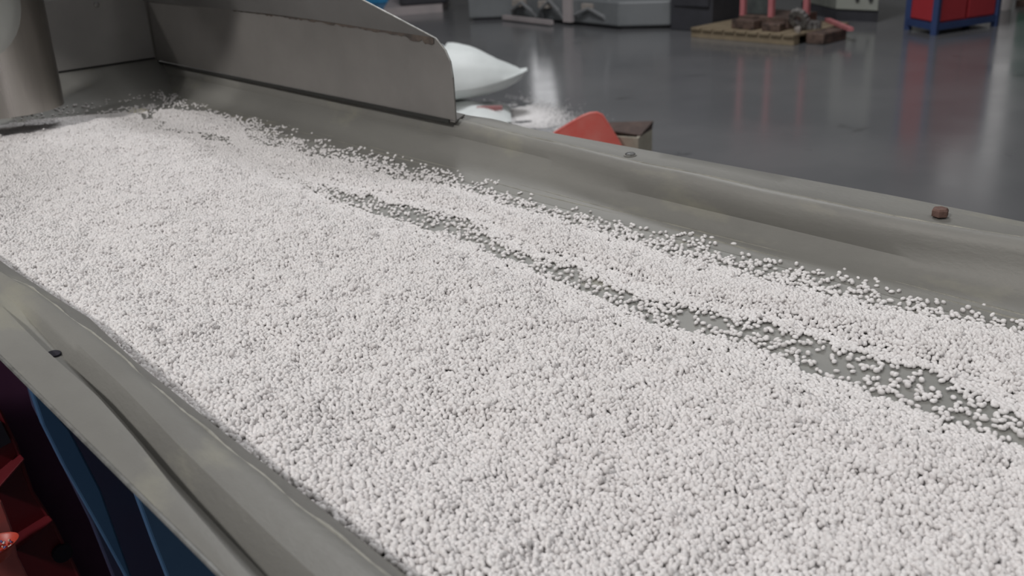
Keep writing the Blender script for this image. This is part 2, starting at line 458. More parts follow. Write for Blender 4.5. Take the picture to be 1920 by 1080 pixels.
finish('washer', bm, M_rail, rail_far)
b2 = bolt(P(2.468, 1.085, .152), 0.0078, 0.0075, M_boltrust, 6, 0.3, par=rail_far)
b2['label'] = 'rusty brown hexagon bolt on the far flange'
b3 = bolt(P(2.11, 5.975, .53), 0.006, 0.004, M_bolt, 6, 0, ax=(0, -1, 0))
bm = BM()
c = P(0.497, 2.088, float(np.interp(.497, [q_[0] for q_ in left_prof(2.088)[:14]], [q_[1] for q_ in left_prof(2.088)[:14]])) + .0035)
ring = []
for k in range(20):
    a = 2 * math.pi * k / 20
    ring.append(c + Vector((0.0050 * math.cos(a), 0.0062 * math.sin(a), 0)))
prism(bm, ring, (0, 0, -0.003))
hole = finish('bolt_hole', bm, M_hole, rail_near)
# bright cut edge along the near flange
bm = BM()
tube(bm, [P(0.3985, -0.7 + .1 * k, 0.1545) for k in range(65)], 0.0015, 6)
finish('flange_edge', bm, M_edge, rail_near, smooth=True)
# spring feet reaching the hall floor keep the tray up (below the picture)
for (x, y) in ((0.75, -0.4), (2.25, -0.4), (0.75, 5.6), (2.25, 5.6)):
    bm = BM(); bar(bm, (x * S, y * S, 0.0), (x * S, y * S, TZ - 0.006), 0.05, 0.05)
    finish('leg', bm, M_blue, tray)

# ------------------------------------------------------------------ feed pipe
pc = P(1.34, 5.31)
RP = 0.26 * S
pipe = empty('feed_pipe', (pc.x, pc.y, TZ + 0.13 * S), 'upright round steel feed pipe hanging over the far left end of the tray', 'pipe')
bm = BM()
n = 64
rows = []
for z, r in ((.13, .258), (.132, .26), (.4, .266), (.98, .280), (2.2, .28), (2.2, .272), (.4, .259), (.13, .253)):
    rows.append([bm.verts.new((pc.x + r * S * math.cos(2 * math.pi * k / n), pc.y + r * S * math.sin(2 * math.pi * k / n), TZ + z * S)) for k in range(n)])
for A, B in zip(rows, rows[1:] + rows[:1]):
    for k in range(n):
        bm.faces.new((A[k], A[(k + 1) % n], B[(k + 1) % n], B[k]))
finish('pipe_wall', bm, M_pipe, pipe, smooth=True)
bm = BM()
rows = []
for z, r in ((.98, .285), (1.5, .95), (2.3, 1.05), (2.3, 1.03), (1.51, .93), (.99, .282)):
    rows.append([bm.verts.new((pc.x + r * S * math.cos(2 * math.pi * k / n), pc.y + r * S * math.sin(2 * math.pi * k / n), TZ + z * S)) for k in range(n)])
for A, B in zip(rows, rows[1:] + rows[:1]):
    for k in range(n):
        bm.faces.new((A[k], A[(k + 1) % n], B[(k + 1) % n], B[k]))
finish('hopper', bm, M_pipe, pipe, smooth=True)  # unseen hopper, made up to cast shade on the guard corner
bm = BM()
cen = (-1.93, .62)   # angle on the pipe and height of the pale oval patch
V = []
for i in range(9):
    rr = i / 8
    V.append([])
    for k in range(32):
        a = 2 * math.pi * k / 32
        an = cen[0] + .74 * rr * math.cos(a)
        z = cen[1] + .21 * rr * math.sin(a) + 0.05 * rr * math.cos(a)
        R_ = (0.26 + (z - .13) * .022 + (0.010 if i < 8 else 0.002)) * S
        V[-1].append(bm.verts.new((pc.x + R_ * math.cos(an), pc.y + R_ * math.sin(an), TZ + z * S)))
for A, B in zip(V[1:], V[2:]):
    for k in range(32):
        bm.faces.new((A[k], A[(k + 1) % 32], B[(k + 1) % 32], B[k]))
bm.faces.new(V[1])
for v_ in V[0]: bm.verts.remove(v_)
finish('oval_patch', bm, M_oval, pipe, smooth=True)

# ------------------------------------------------------------------ pellets
rng = np.random.default_rng(11)
AE = [(-1, 1.69), (.56, 1.695), (.66, 1.705), (.77, 1.705), (.89, 1.717), (1.02, 1.718), (1.16, 1.72), (1.3, 1.693), (1.46, 1.685), (1.66, 1.712), (1.9, 1.742), (2.15, 1.752),
      (2.44, 1.767), (2.7, 1.737), (3.07, 1.752), (3.49, 1.79), (3.9, 1.86), (4.28, 1.93), (4.76, 1.86), (5.1, 1.93), (5.38, 1.95), (5.5, 1.80), (5.6, 1.64), (5.68, 1.36), (5.75, 0.5), (6, .3)]
BE = [(-1, 1.80), (.6, 1.813), (.74, 1.874), (.86, 1.87), (.98, 1.866), (1.13, 1.883), (1.26, 1.857), (1.4, 1.819), (1.55, 1.79), (1.79, 1.841), (1.98, 1.818), (2.12, 1.831),
      (2.41, 1.929), (2.6, 1.892), (2.83, 1.872), (3.24, 1.84), (3.6, 1.83), (3.9, 1.88), (4.28, 2.0), (4.76, 1.91), (5.1, 1.985), (5.3, 2.1), (6, 2.3)]
CE = [(-1, 2.25), (.75, 2.223), (.83, 2.198), (.93, 2.148), (1.05, 2.125), (1.2, 2.132), (1.35, 2.107), (1.5, 2.081), (1.7, 2.087), (1.92, 2.093), (2.18, 2.12), (2.43, 2.109),
      (2.76, 2.141), (2.97, 2.071), (3.4, 2.09), (3.7, 2.036), (4.07, 2.01), (4.28, 2.09), (4.5, 2.17), (4.95, 2.19), (5.2, 2.12), (5.3, 2.05), (6, 2.0)]
DE = [(-1, 2.31), (.95, 2.31), (1.07, 2.296), (1.3, 2.31), (1.47, 2.281), (1.75, 2.298), (1.96, 2.264), (2.19, 2.26), (2.5, 2.302), (3.27, 2.296), (3.74, 2.281), (4.13, 2.30),
      (4.4, 2.32), (4.95, 2.27), (5.3, 2.22), (5.6, 2.15), (5.9, 2.1), (6, 2.0)]
_nn = {}
def vnoise(x, y, seed=0):
    """smooth value noise, about -1..1"""
    if seed not in _nn: _nn[seed] = np.random.default_rng(100 + seed).uniform(-1, 1, (256, 256))
    g_ = _nn[seed]
    xi = np.floor(x).astype(int); yi = np.floor(y).astype(int)
    fx = x - xi; fy = y - yi
    fx = fx * fx * (3 - 2 * fx); fy = fy * fy * (3 - 2 * fy)
    a = g_[xi % 256, yi % 256]; b = g_[(xi + 1) % 256, yi % 256]
    c_ = g_[xi % 256, (yi + 1) % 256]; d = g_[(xi + 1) % 256, (yi + 1) % 256]
    return (a * (1 - fx) + b * fx) * (1 - fy) + (c_ * (1 - fx) + d * fx) * fy
def tabv(y, tab):
    return np.interp(y, [t[0] for t in tab], [t[1] for t in tab])
def sst(a):
    a = np.clip(a, 0, 1)
    return a * a * (3 - 2 * a)
X0, X1, Y0, Y1 = 0.622, 2.335, -0.55, 5.95
def fields(X, Y):
    wob = .016 * vnoise(X * 9, Y * 9, 1) + .016 * vnoise(X * 22, Y * 22, 2)
    a, b, c_, d = tabv(Y, AE) + wob, tabv(Y, BE) + wob, tabv(Y, CE) + wob, tabv(Y, DE)
    # thickness of the two streams of pellets, in tray units
    lump = .008 * vnoise(X * 6, Y * 6, 3) + .006 * vnoise(X * 17, Y * 17, 4) + .003 * vnoise(X * 38, Y * 38, 7)
    hm = .034 * sst((a - X) / .22) + .004 + .042 * sst((.98 - X) / .32) + lump * sst((a - X) / .1)
    yb = tabv(X, [(-1, 5.58), (1.4, 5.56), (1.66, 5.50), (1.9, 5.36), (2.0, 5.28), (3, 5.2)]) + .5 * wob
    hm = .004 + (hm - .004) * sst((yb - Y) / .35)
    for px_, py_, pr_, pd_ in ((1.02, 1.32, .05, .016), (1.26, 1.05, .045, .014), (1.07, .70, .06, .016), (1.45, 1.28, .05, .012), (.9, 3.6, .08, .010), (1.05, .45, .05, .014), (.97, 2.0, .06, .01)):
        hm -= pd_ * np.exp(-((X - px_) ** 2 + (Y - py_) ** 2) / pr_ ** 2)
    hl = .004 + .022 * sst((X - b) / .12) * sst((c_ - X) / .14) + .6 * lump * sst((X - b) / .08) * sst((c_ - X) / .08)
    inm = (X < a) & (Y < yb)
    inl = (X > b) & (X < c_)
    h = np.where(inm, hm, np.where(inl, hl, 0.0))
    # chance of a pellet away from the streams
    clump = vnoise(X * 13, Y * 13, 5) * .6 + vnoise(X * 30, Y * 30, 6) * .5
    gap = .16 + .45 * np.clip(clump, 0, 1) + .5 * np.exp(-(X - a) / .018) + .45 * np.exp(-(b - X) / .03)
    gap = gap + .5 * sst((Y - 2.9) / .5) * sst((4.3 - Y) / .3)
    tfar = (X - c_) / np.maximum(d - c_, .02)
    farp = np.clip(.75 * (1 - tfar) ** 1.4 + .28 * clump, 0.006, 1) * (tfar < 1.0) + .002
    p = np.where(inm | inl, 1.0, np.where((X >= a) & (X <= b), gap, farp))
    back = (Y > 5.05) & ~inm & ~inl
    p = np.where(back, np.clip(.10 + .34 * clump, 0.02, 1) * (Y < 5.68), p)
    cream = np.exp(-((X - 1.99) ** 2 + (Y - 5.33) ** 2) / .07 ** 2)
    p = np.where(back, np.clip(p + cream, 0, 1), p)
    return h, p, inm
sp = 0.0092      # spacing in tray units (3.4 mm)
pts = []
rows_y = int((Y1 - Y0) / (sp * .87))
cols_x = int((X1 - X0) / sp)
gy, gx = np.meshgrid(np.arange(rows_y), np.arange(cols_x), indexing='ij')
def layer(k):
    x = X0 + (gx + .5 * (gy % 2) + (.5 if k % 2 else 0)) * sp + rng.uniform(-.40, .40, gx.shape) * sp
    y = Y0 + (gy + (.33 if k % 2 else 0)) * sp * .87 + rng.uniform(-.40, .40, gx.shape) * sp
    x, y = x.ravel(), y.ravel()
    h, p, inm = fields(x, y)
    rr = .0052
    if k == 0:
        z = np.maximum(h - rr, rr) + rng.normal(0, .0012, x.shape) * (h > .008)
        keep = rng.random(x.shape) < np.where(h > 0, 0.95, p * .58)
    else:
        z = h - rr - k * .0085 + rng.normal(0, .001, x.shape)
        keep = (z > .9 * rr)
    hopper = rng.random(x.shape) < .006
    z = np.where((k == 0) & hopper, z + rng.uniform(.002, .018, x.shape), z)
    keep &= (x > X0 + .004) & (x < X1) & (y < 5.72)
    z = np.maximum(z, rr + np.interp(y, [5.4, 5.5, 5.62, 5.75], [0, .003, .016, .055]))
    wallx = np.interp(z, [0, .02, .122], [.66, .65, .615])
    keep &= x > wallx + .004
    return x[keep], y[keep], z[keep], (h[keep] <= 0), inm[keep]
L = [layer(0), layer(1)]
px = np.concatenate([l[0] for l in L]); py = np.concatenate([l[1] for l in L]); pz = np.concatenate([l[2] for l in L])
loose = np.concatenate([l[3] for l in L]); main = np.concatenate([l[4] for l in L])
N = len(px)
# drop loose pellets that would pass through the rail's foot
prot = rng.uniform(0, 2 * math.pi, (N, 3)) * np.array([1, 1, 1])
flat = loose | (pz < .007)
prot[flat, 0] = rng.normal(0, .25, flat.sum()); prot[flat, 1] = rng.normal(0, .25, flat.sum())
pscl = rng.uniform(.90, 1.22, N)

def pellet_mesh(kind):
    bm = BM()
    bmesh.ops.create_icosphere(bm, subdivisions=2, radius=1.0)
    for v in bm.verts:
        x, y, z = v.co
        if kind == 0:      # short cut cylinder with rounded ends
            r = math.hypot(x, y)
            z2 = math.copysign(min(abs(z) ** .75, .92), z)
            v.co = Vector((x * .00235, y * .00180, z2 * .00180))
            if abs(z) > .80: v.co.z = math.copysign(.0017, z)
        elif kind == 1:    # lentil
            v.co = Vector((x * .00260, y * .0020, z * .00140))
        else:              # longer grain
            v.co = Vector((x * .00290, y * .00175, z * .00155))
    me = bpy.data.meshes.new('loose_pellet')
    bm.to_mesh(me); bm.free()
    for p_ in me.polygons: p_.use_smooth = True
    me.materials.append(M_pel)
    return me
pel_me = [pellet_mesh(k) for k in range(3)]

# the loose pellets that show largest are single objects
Rm = np.array(RW)
wx, wy, wz = px * S, py * S, (pz - 1) * S
q = np.stack([wx, wy, wz], 1) @ Rm
ux, uy = 960 + 1813 * q[:, 0] / q[:, 2], 540 + 1813 * q[:, 1] / q[:, 2]
vis = (ux > 4) & (ux < 1916) & (uy > 4) & (uy < 1076) & (q[:, 2] > 0)
# apart: few neighbours
cand = np.where(loose & vis)[0]
cell = {}
for i in range(N):
    if vis[i] and px[i] > 1.55: cell.setdefault((int(px[i] / .02), int(py[i] / .02)), []).append(i)
def lonely(i):
    ci, cj = int(px[i] / .02), int(py[i] / .02)
    for a in (-1, 0, 1):
        for b in (-1, 0, 1):
            for j in cell.get((ci + a, cj + b), ()):
                if j != i and (px[j] - px[i]) ** 2 + (py[j] - py[i]) ** 2 < .0118 ** 2: return False
    return True
cand = [i for i in cand if lonely(i)]
cand.sort(key=lambda i: q[i, 2])
single = cand[:290]
smask = np.zeros(N, bool); smask[single] = True
pell_objs = []
for n_, i in enumerate(single):
    if not pell_objs or n_ < 3:
        o = bpy.data.objects.new('loose_pellet', pel_me[n_ % 3])
    else:
        o = pell_objs[n_ % 3].copy()
    if px[i] < 1.97:
        tag(o, 'white pellet lying loose in the bare metal channel between the two streams', 'pellet', 'loose pellets in the bare channel')
    else:
        tag(o, 'white pellet lying loose on bare metal between far stream and side rail', 'pellet', 'loose pellets beside the far rail')
    C.objects.link(o)
    kz = (.00185, .0014, .00155)[n_ % 3]
    o.location = P(px[i], py[i], 0) + Vector((0, 0, kz * pscl[i] * 1.03))
    o.rotation_euler = (0, 0, prot[i, 2])
    o.scale = (pscl[i],) * 3
    pell_objs.append(o)

def pellet_stuff(name, idx, label, matl_idx=None, origin=None, cat='pellets', mats=None, pts_w=None, rots=None, scls=None):
    """one object: its points carry pellets by geometry nodes"""
    org = origin if origin is not None else P(1.5, 2.5)
    if pts_w is None:
        co = np.stack([px[idx] * S, py[idx] * S, TZ + pz[idx] * S], 1)
        rots, scls = prot[idx], pscl[idx]
    else:
        co = pts_w
    co = co - np.array(org)
    me = bpy.data.meshes.new(name)
    me.vertices.add(len(co))
    me.vertices.foreach_set('co', co.astype(np.float32).ravel())
    a = me.attributes.new('rot', 'FLOAT_VECTOR', 'POINT'); a.data.foreach_set('vector', rots.astype(np.float32).ravel())
    a = me.attributes.new('scl', 'FLOAT', 'POINT'); a.data.foreach_set('value', scls.astype(np.float32))
    a = me.attributes.new('pick', 'INT', 'POINT'); a.data.foreach_set('value', rng.integers(0, 3, len(co)).astype(np.int32))
    me.update()
    o = bpy.data.objects.new(name, me)
    o.location = org
    C.objects.link(o)
    ng = bpy.data.node_groups.new(name + '_nodes', 'GeometryNodeTree')
    ng.interface.new_socket('Geometry', in_out='INPUT', socket_type='NodeSocketGeometry')
    ng.interface.new_socket('Geometry', in_out='OUTPUT', socket_type='NodeSocketGeometry')
    N_ = ng.nodes.new
    gi, go = N_('NodeGroupInput'), N_('NodeGroupOutput')
    iop = N_('GeometryNodeInstanceOnPoints')
    g2i = N_('GeometryNodeGeometryToInstance')
    for k in (2, 1, 0):
        s = N_('GeometryNodeMeshUVSphere')
        s.inputs['Segments'].default_value = 10
        s.inputs['Rings'].default_value = 7
        s.inputs['Radius'].default_value = 1.0
        t = N_('GeometryNodeTransform')
        t.inputs['Scale'].default_value = ((.0021, .00175, .0017), (.0024, .0019, .00125), (.0026, .0016, .00145))[k]
        sm = N_('GeometryNodeSetShadeSmooth')
        sma = N_('GeometryNodeSetMaterial')
        sma.inputs['Material'].default_value = (mats or (M_pel, M_pel, M_pel))[k]
        ng.links.new(s.outputs['Mesh'], t.inputs['Geometry'])
        ng.links.new(t.outputs[0], sm.inputs[0])
        ng.links.new(sm.outputs[0], sma.inputs['Geometry'])
        ng.links.new(sma.outputs[0], g2i.inputs[0])
    ng.links.new(gi.outputs[0], iop.inputs['Points'])
    ng.links.new(g2i.outputs[0], iop.inputs['Instance'])
    iop.inputs['Pick Instance'].default_value = True
    def attr(nm, typ):
        n1 = N_('GeometryNodeInputNamedAttribute')
        n1.data_type = typ
        n1.inputs['Name'].default_value = nm
        return n1.outputs[0]
    ng.links.new(attr('pick', 'INT'), iop.inputs['Instance Index'])
    e2r = N_('FunctionNodeEulerToRotation')
    ng.links.new(attr('rot', 'FLOAT_VECTOR'), e2r.inputs[0])
    ng.links.new(e2r.outputs[0], iop.inputs['Rotation'])
    ng.links.new(attr('scl', 'FLOAT'), iop.inputs['Scale'])
    ng.links.new(iop.outputs[0], go.inputs[0])
    md = o.modifiers.new('pellets', 'NODES')
    md.node_group = ng
    return tag(o, label, cat, kind='stuff')
creamm = np.exp(-((px - 1.99) ** 2 + (py - 5.33) ** 2) / .07 ** 2) > .45
rest = ~smask
pellet_stuff('pellet_bed', np.where(rest & main)[0], 'broad thick bed of white plastic pellets filling the near part of the tray')
pellet_stuff('pellet_stream', np.where(rest & ~main & ~creamm)[0], 'narrower ragged stream of white pellets running along the far side rail')
if (rest & ~main & creamm).sum() > 3:
    pellet_stuff('cream_pellets', np.where(rest & ~main & creamm)[0], 'small cream coloured patch of pellets near the feed pipe', mats=(M_pelcream, M_pelcream, M_pel))
print('pellets', N, 'single', len(single))

# ------------------------------------------------------------------ under the near rail: blue frame and red machine
def slab(nm, pts_, y, th, m_, par, bevel=0.002):
    bm = BM(); prism(bm, [(x, y, z) for x, z in pts_], (0, th, 0))
    return finish(nm, bm, m_, par, bevel=bevel)
frame = empty('blue_support_frame', (0.35, 0.85, 0.0), 'dark blue steel support frame standing under the near side rail', 'frame')
slab('arm_plate', [(.189, 1.006), (.192, .955), (.2005, .905), (.216, .832), (.231, .757), (.262, .55), (.29, .30), (.30, 0), (.315, 0), (.305, .30), (.275, .55), (.237, .757), (.2285, .864), (.214, .942), (.204, .967), (.200, 1.03), (.19, 1.03)], .91, .012, M_blue, frame)
slab('interior_shade_panel', [(.20, 1.03), (.20, .95), (.225, .80), (.25, .55), (.27, .30), (.28, 0), (.60, 0), (.60, 1.03)], .965, .01, M_navy, frame)  # dark sheet: shade of the machine's interior put into its colour
slab('side_plate', [(.205, 1.03), (.22, .931), (.226, .873), (.2305, .836), (.245, .70), (.26, .4), (.27, 0), (.60, 0), (.60, 1.03)], .77, .01, M_blue, frame)
bm = BM(); obox(bm, (.32, .72), (.30, 0), (0, .26), 0, .03)
finish('base', bm, M_navy, frame)
redm = empty('red_machine', (.13, 1.12, 0.0), 'deep red ribbed machine low at the near left under the tray', 'machine')
slab('back_panel', [(.0, 1.02), (.36, 1.02), (.36, .60), (.36, .40), (.36, 0), (.0, 0)], 1.13, .012, M_purple, redm)
slab('body', [(.02, 1.0), (.166, .972), (.185, .921), (.191, .878), (.194, .816), (.206, .767), (.218, .685), (.24, .50), (.25, .2), (.25, 0), (.02, 0)], 1.05, .06, M_redm, redm)
for k, (a, b) in enumerate((((.150, .846), (.192, .866)), ((.150, .770), (.203, .781)))):
    bm = BM(); hexa(bm, [(a[0], 1.02, a[1] - .004), (b[0], 1.035, b[1] - .004), (b[0], 1.052, b[1] - .004), (a[0], 1.052, a[1] - .004),
                         (a[0], 1.02, a[1] - .001), (b[0], 1.035, b[1] - .001), (b[0], 1.052, b[1] - .001), (a[0], 1.052, a[1] - .001)])
    finish('rib', bm, M_redrib, redm, bevel=0.001)
bm = BM()
ed = [(.166, .972), (.185, .921), (.191, .878), (.194, .816), (.206, .767), (.218, .685), (.24, .50)]
tube(bm, [(x - .001, 1.049, z) for x, z in ed], .0022, 6)
finish('edge_trim', bm, M_redrib, redm, smooth=True)
bm = BM(); tube(bm, [(.206, 1.044, .727), (.206, 1.052, .727)], .011, 20)
finish('round_port', bm, M_hole, redm)
bm = BM(); hexa(bm, [(.165, 1.044, .880), (.186, 1.044, .884), (.186, 1.05, .884), (.165, 1.05, .880), (.165, 1.044, .915), (.182, 1.044, .910), (.182, 1.05, .910), (.165, 1.05, .915)])
finish('slot', bm, M_hole, redm)
slab('salmon_column', [(.10, .86), (.155, .846), (.157, .81), (.155, .775), (.160, .739), (.157, .60), (.16, 0), (.10, 0)], 1.0, .02, M_salmon, redm)
# orange-red chute lip with a few chips in it
chute = empty('chute_cup', (.145, .975, 0.81), 'orange-red cup lip holding a few mixed chips, fixed to the red machine', 'cup')
bm = BM()
n = 40
cx, cy, cz = .1195, .975, .812
rings = []
for r, z in ((.026, -.012), (.035, .000), (.0375, .002), (.0375, .004), (.035, .003), (.028, -.006)):
    rings.append([bm.verts.new((cx + r * math.cos(2 * math.pi * k / n), cy + r * .55 * math.sin(2 * math.pi * k / n), cz + z)) for k in range(n)])
for A, B in zip(rings, rings[1:]):
    for k in range(n): bm.faces.new((A[k], A[(k + 1) % n], B[(k + 1) % n], B[k]))
bm.faces.new(rings[0]); bm.faces.new(rings[-1][::-1])
finish('cup_shell', bm, M_orange, chute, smooth=True)
bm = BM(); bar(bm, (cx, cy, cz - .03), (cx, cy, 0.0), .012, .012)
finish('stem', bm, M_redm, chute)
k = 90
rr = np.sqrt(rng.random(k)) * .031; aa = rng.random(k) * 2 * math.pi
cpts = np.stack([cx + rr * np.cos(aa), cy + rr * .55 * np.sin(aa), cz - .004 + .010 * (1 - rr / .036) + rng.random(k) * .002], 1)
pellet_stuff('mixed_chips', None, 'white and blue plastic chips heaped in the orange-red cup', origin=Vector((cx, cy, cz)), pts_w=cpts, rots=rng.uniform(0, 6, (k, 3)), scls=rng.uniform(.6, .9, k), mats=(M_pel, M_pelblue, M_pelcream), cat='chips')

# ------------------------------------------------------------------ things on the hall floor
def sack(name, c, ang, L, W, Hh, z0, label, pinch=0.75, seed=1, tip=0.0, skew=0.0):
    r_ = random.Random(seed)
    e = empty(name, (c[0], c[1], z0), label, 'sack')
    bm = BM()
    nu, nv = 28, 18
    ca, sa = math.cos(ang), math.sin(ang)
    top, bot = [], []
    for i in range(nu + 1):
        u = -1 + 2 * i / nu
        ra, rb = [], []
        for j in range(nv + 1):
            v = -1 + 2 * j / nv
            f = max(0.0, (1 - abs(u) ** 2.6)) ** .55 * max(0.0, (1 - abs(v) ** 2.4)) ** .55
            wv = 1 - (1 - pinch) * (abs(u) ** 3) if pinch > .5 else 1 - .80 * max(0, (u + .1) / 1.1) ** 2.2
            x = u * L / 2; y = v * W / 2 * wv
            cr = -.05 * math.exp(-((u + .12 - .25 * v) / .05) ** 2) * (pinch < .5) + .012 * math.sin(6 * u + 3 * v) + .008 * math.sin(11 * u - 7 * v + seed) * (1 - f) + .006 * math.sin(17 * v + 5 * u)
            f = f * (1 if pinch > .5 else 1 - .30 * max(0, (u + .1) / 1.1) ** 1.2)
            zt = Hh * ((.28 if pinch > .5 else .1) + (.72 if pinch > .5 else .9) * f) + cr * f * 1.5 + tip * max(0, u) ** 2 * (1 - f) + skew * (-u) * f
            zb = Hh * (.26 * (1 - f)) + tip * max(0, u) ** 2 * (1 - f)
            X_, Y_ = c[0] + ca * x - sa * y, c[1] + sa * x + ca * y
            ra.append(bm.verts.new((X_, Y_, z0 + max(zt, zb + .004)))); rb.append(bm.verts.new((X_, Y_, z0 + zb)))
        top.append(ra); bot.append(rb)
    for i in range(nu):
        for j in range(nv):
            bm.faces.new((top[i][j], top[i + 1][j], top[i + 1][j + 1], top[i][j + 1]))
            bm.faces.new((bot[i][j], bot[i][j + 1], bot[i + 1][j + 1], bot[i + 1][j]))
    for i in range(nu):
        for j in (0, nv):
            bm.faces.new((top[i][j], top[i + 1][j], bot[i + 1][j], bot[i][j]))
    for j in range(nv):
        for i in (0, nu):
            bm.faces.new((top[i][j], top[i][j + 1], bot[i][j + 1], bot[i][j]))
    b = finish('sack_body', bm, M_sack, e, smooth=True)
    return e
ang = math.atan2(-.66, .75)
sack('filled_sack', (4.10, 5.24), ang, 1.06, .60, .36, .135, 'bulging white woven sack behind the side guard, uppermost of its pile', .35, 2, .07, .04)
e = sack('filled_sack', (4.0, 5.12), ang, 0.80, .60, .118, 0.0, 'flat white sack on the floor beneath the bulging sack', .8, 5)
bm = BM()
bar(bm, (4.04, 4.90, .11), (4.17, 4.79, .105), .02, .03)
finish('red_band', bm, M_sackred, e, bevel=.003)
# spilled pellets around the sacks
k = 16000
sx = rng.normal(0, 1, k); sy = rng.normal(0, 1, k)
cxy = np.stack([4.42 + .10 * sx + .13 * sy, 4.80 - .07 * sx + .22 * sy], 1)
dn = vnoise(cxy[:, 0] * 7, cxy[:, 1] * 7, 8) + .6 * vnoise(cxy[:, 0] * 16, cxy[:, 1] * 16, 9)
kp = dn > -.35 - .3 * (sx ** 2 + sy ** 2 < 1)
cxy = cxy[kp]; k = len(cxy)
pellet_stuff('spilled_pellets', None, 'pale patch of pellets spilled on the floor beside the sacks', origin=Vector((4.45, 4.72, 0)), pts_w=np.stack([cxy[:, 0], cxy[:, 1], np.full(k, .0016)], 1),
             rots=np.stack([np.zeros(k), np.zeros(k), rng.uniform(0, 6, k)], 1), scls=rng.uniform(1.0, 1.25, k))

# carton and red scoop behind the far rail
cart = empty('carton', (3.7, 3.3, 0), 'beige cardboard carton with dark raised flap behind the red scoop', 'carton')
u = Vector((-.345, .94, 0)) * .34; v = Vector((.94, .345, 0)) * .20; o_ = Vector((3.61, 3.13, 0))
def qd(a, b): return o_ + u * a + v * b
bm = BM()
t_ = .012
for (a0, b0, a1, b1) in ((0, 0, 1, .05), (0, .95, 1, 1), (0, .05, .035, .95), (.965, .05, 1, .95)):
    pts_ = [qd(a0, b0), qd(a1, b0), qd(a1, b1), qd(a0, b1)]
    hexa(bm, [(p.x, p.y, 0.0) for p in pts_] + [(p.x, p.y, .25) for p in pts_])
pts_ = [qd(0, 0), qd(1, 0), qd(1, 1), qd(0, 1)]
finish('carton_body', bm, M_carton, cart)
bm = BM(); hexa(bm, [(p.x, p.y, 0.002) for p in pts_] + [(p.x, p.y, .20) for p in (qd(.04, .06), qd(.96, .06), qd(.96, .94), qd(.04, .94))])
finish('packed_contents', bm, M_cartdark, cart)
bm = BM()
a, b, c2, d2 = qd(0, .15), qd(0, 1.0), qd(.75, 1.0), qd(.75, .5)
hexa(bm, [(a.x, a.y, .25), (b.x, b.y, .25), (c2.x, c2.y, .25), (d2.x, d2.y, .25), (a.x, a.y, .256), (b.x + .01, b.y, .290), (c2.x, c2.y, .270), (d2.x, d2.y, .256)])
finish('top_flap', bm, M_cartdark, cart)
scp = empty('plastic_scoop', (3.5, 3.3, 0), 'red plastic scoop with rounded lip standing just beyond the far rail', 'scoop')
bm = BM()
r_dir = Vector((.66, -.75, 0)); f_dir = Vector((.75, .66, 0))
base_c = Vector((3.42, 3.27, 0))
outl = [(-.245, .255), (-.16, .315), (-.10, .352), (-.04, .385), (.0, .398), (.03, .398), (.055, .385), (.085, .335), (.12, .275), (.15, .215)]
top, bot = [], []
for i, (s_, z_) in enumerate(outl):
    for lst, zz, back in ((top, z_, 0), (bot, 0.02, 0)):
        pass
def sp_pt(s_, z_, off=0.0):
    bow = .10 * (1 - (s_ + .05) ** 2 / .05) - .10 * (z_ - .2)
    return base_c + r_dir * s_ + f_dir * (bow * -.55 + off) + Vector((0, 0, z_))
cols = []
for (s_, z_) in outl:
    cols.append([sp_pt(s_ * (1 if z_ > .2 else 1), z_ * (1 - t / 8) + .0 * t / 8) for t in range(9)])
F = [[bm.verts.new(p) for p in c_] for c_ in cols]
G = [[bm.verts.new(p + f_dir * .008) for p in c_] for c_ in cols]
for A, B, flip in ((F, None, 0), (G, None, 1)):
    for i in range(len(A) - 1):
        for t in range(8):
            f_ = (A[i][t], A[i + 1][t], A[i + 1][t + 1], A[i][t + 1])
            bm.faces.new(f_ if not flip else f_[::-1])
for i in range(len(F) - 1):
    bm.faces.new((F[i][0], F[i + 1][0], G[i + 1][0], G[i][0]))
    bm.faces.new((F[i][8], F[i + 1][8], G[i + 1][8], G[i][8]))
for t in range(8):
    for i in (0, len(F) - 1):
        bm.faces.new((F[i][t], F[i][t + 1], G[i][t + 1], G[i][t]))
finish('blade', bm, M_scoop, scp, smooth=True)
bm = BM()
tube(bm, [sp_pt(s_, z_, .004) for s_, z_ in outl], .006, 8)
finish('rolled_lip', bm, M_scoop, scp, smooth=True)

# wooden pallet with odd machinery on it
pal = empty('wooden_pallet', (8.3, 5.6, 0), 'wooden pallet on the dark floor loaded with greasy machine parts', 'pallet')
for k in range(3):
    x0 = 7.90 + k * .40
    bm = BM(); obox(bm, (x0, 4.99), (.09, 0), (0, 1.17), 0.0, .075)
    finish('stringer', bm, M_wood, pal, bevel=.003)
for k in range(9):
    y0 = 4.985 + k * .131
    bm = BM(); obox(bm, (7.88, y0), (.95, 0), (0, .115), .075, .098)
    finish('deck_board', bm, M_wood, pal, bevel=.002)
mach = empty('red_post_machine', (8.45, 5.55, .098), 'small machine with faded red posts and brown base standing on the pallet', 'machine')
bm = BM(); obox(bm, (8.15, 5.22), (.5, 0), (0, .56), .098, .21)
finish('base', bm, M_brown, mach, bevel=.01)
for (x, y) in ((8.17, 5.74), (8.17, 5.42), (8.42, 5.20), (8.58, 5.74)):
    bm = BM(); bar(bm, (x, y, .20), (x, y + .01, 1.0), .05, .05)
    finish('post', bm, M_pinkred, mach, bevel=.004)
bm = BM(); obox(bm, (8.19, 5.46), (.015, 0), (0, .26), .22, .95)
finish('sight_panel', bm, M_panelg, mach)
bm = BM(); obox(bm, (8.15, 5.2), (.5, 0), (0, .58), .95, 1.02)
finish('top_plate', bm, M_pinkred, mach, bevel=.004)
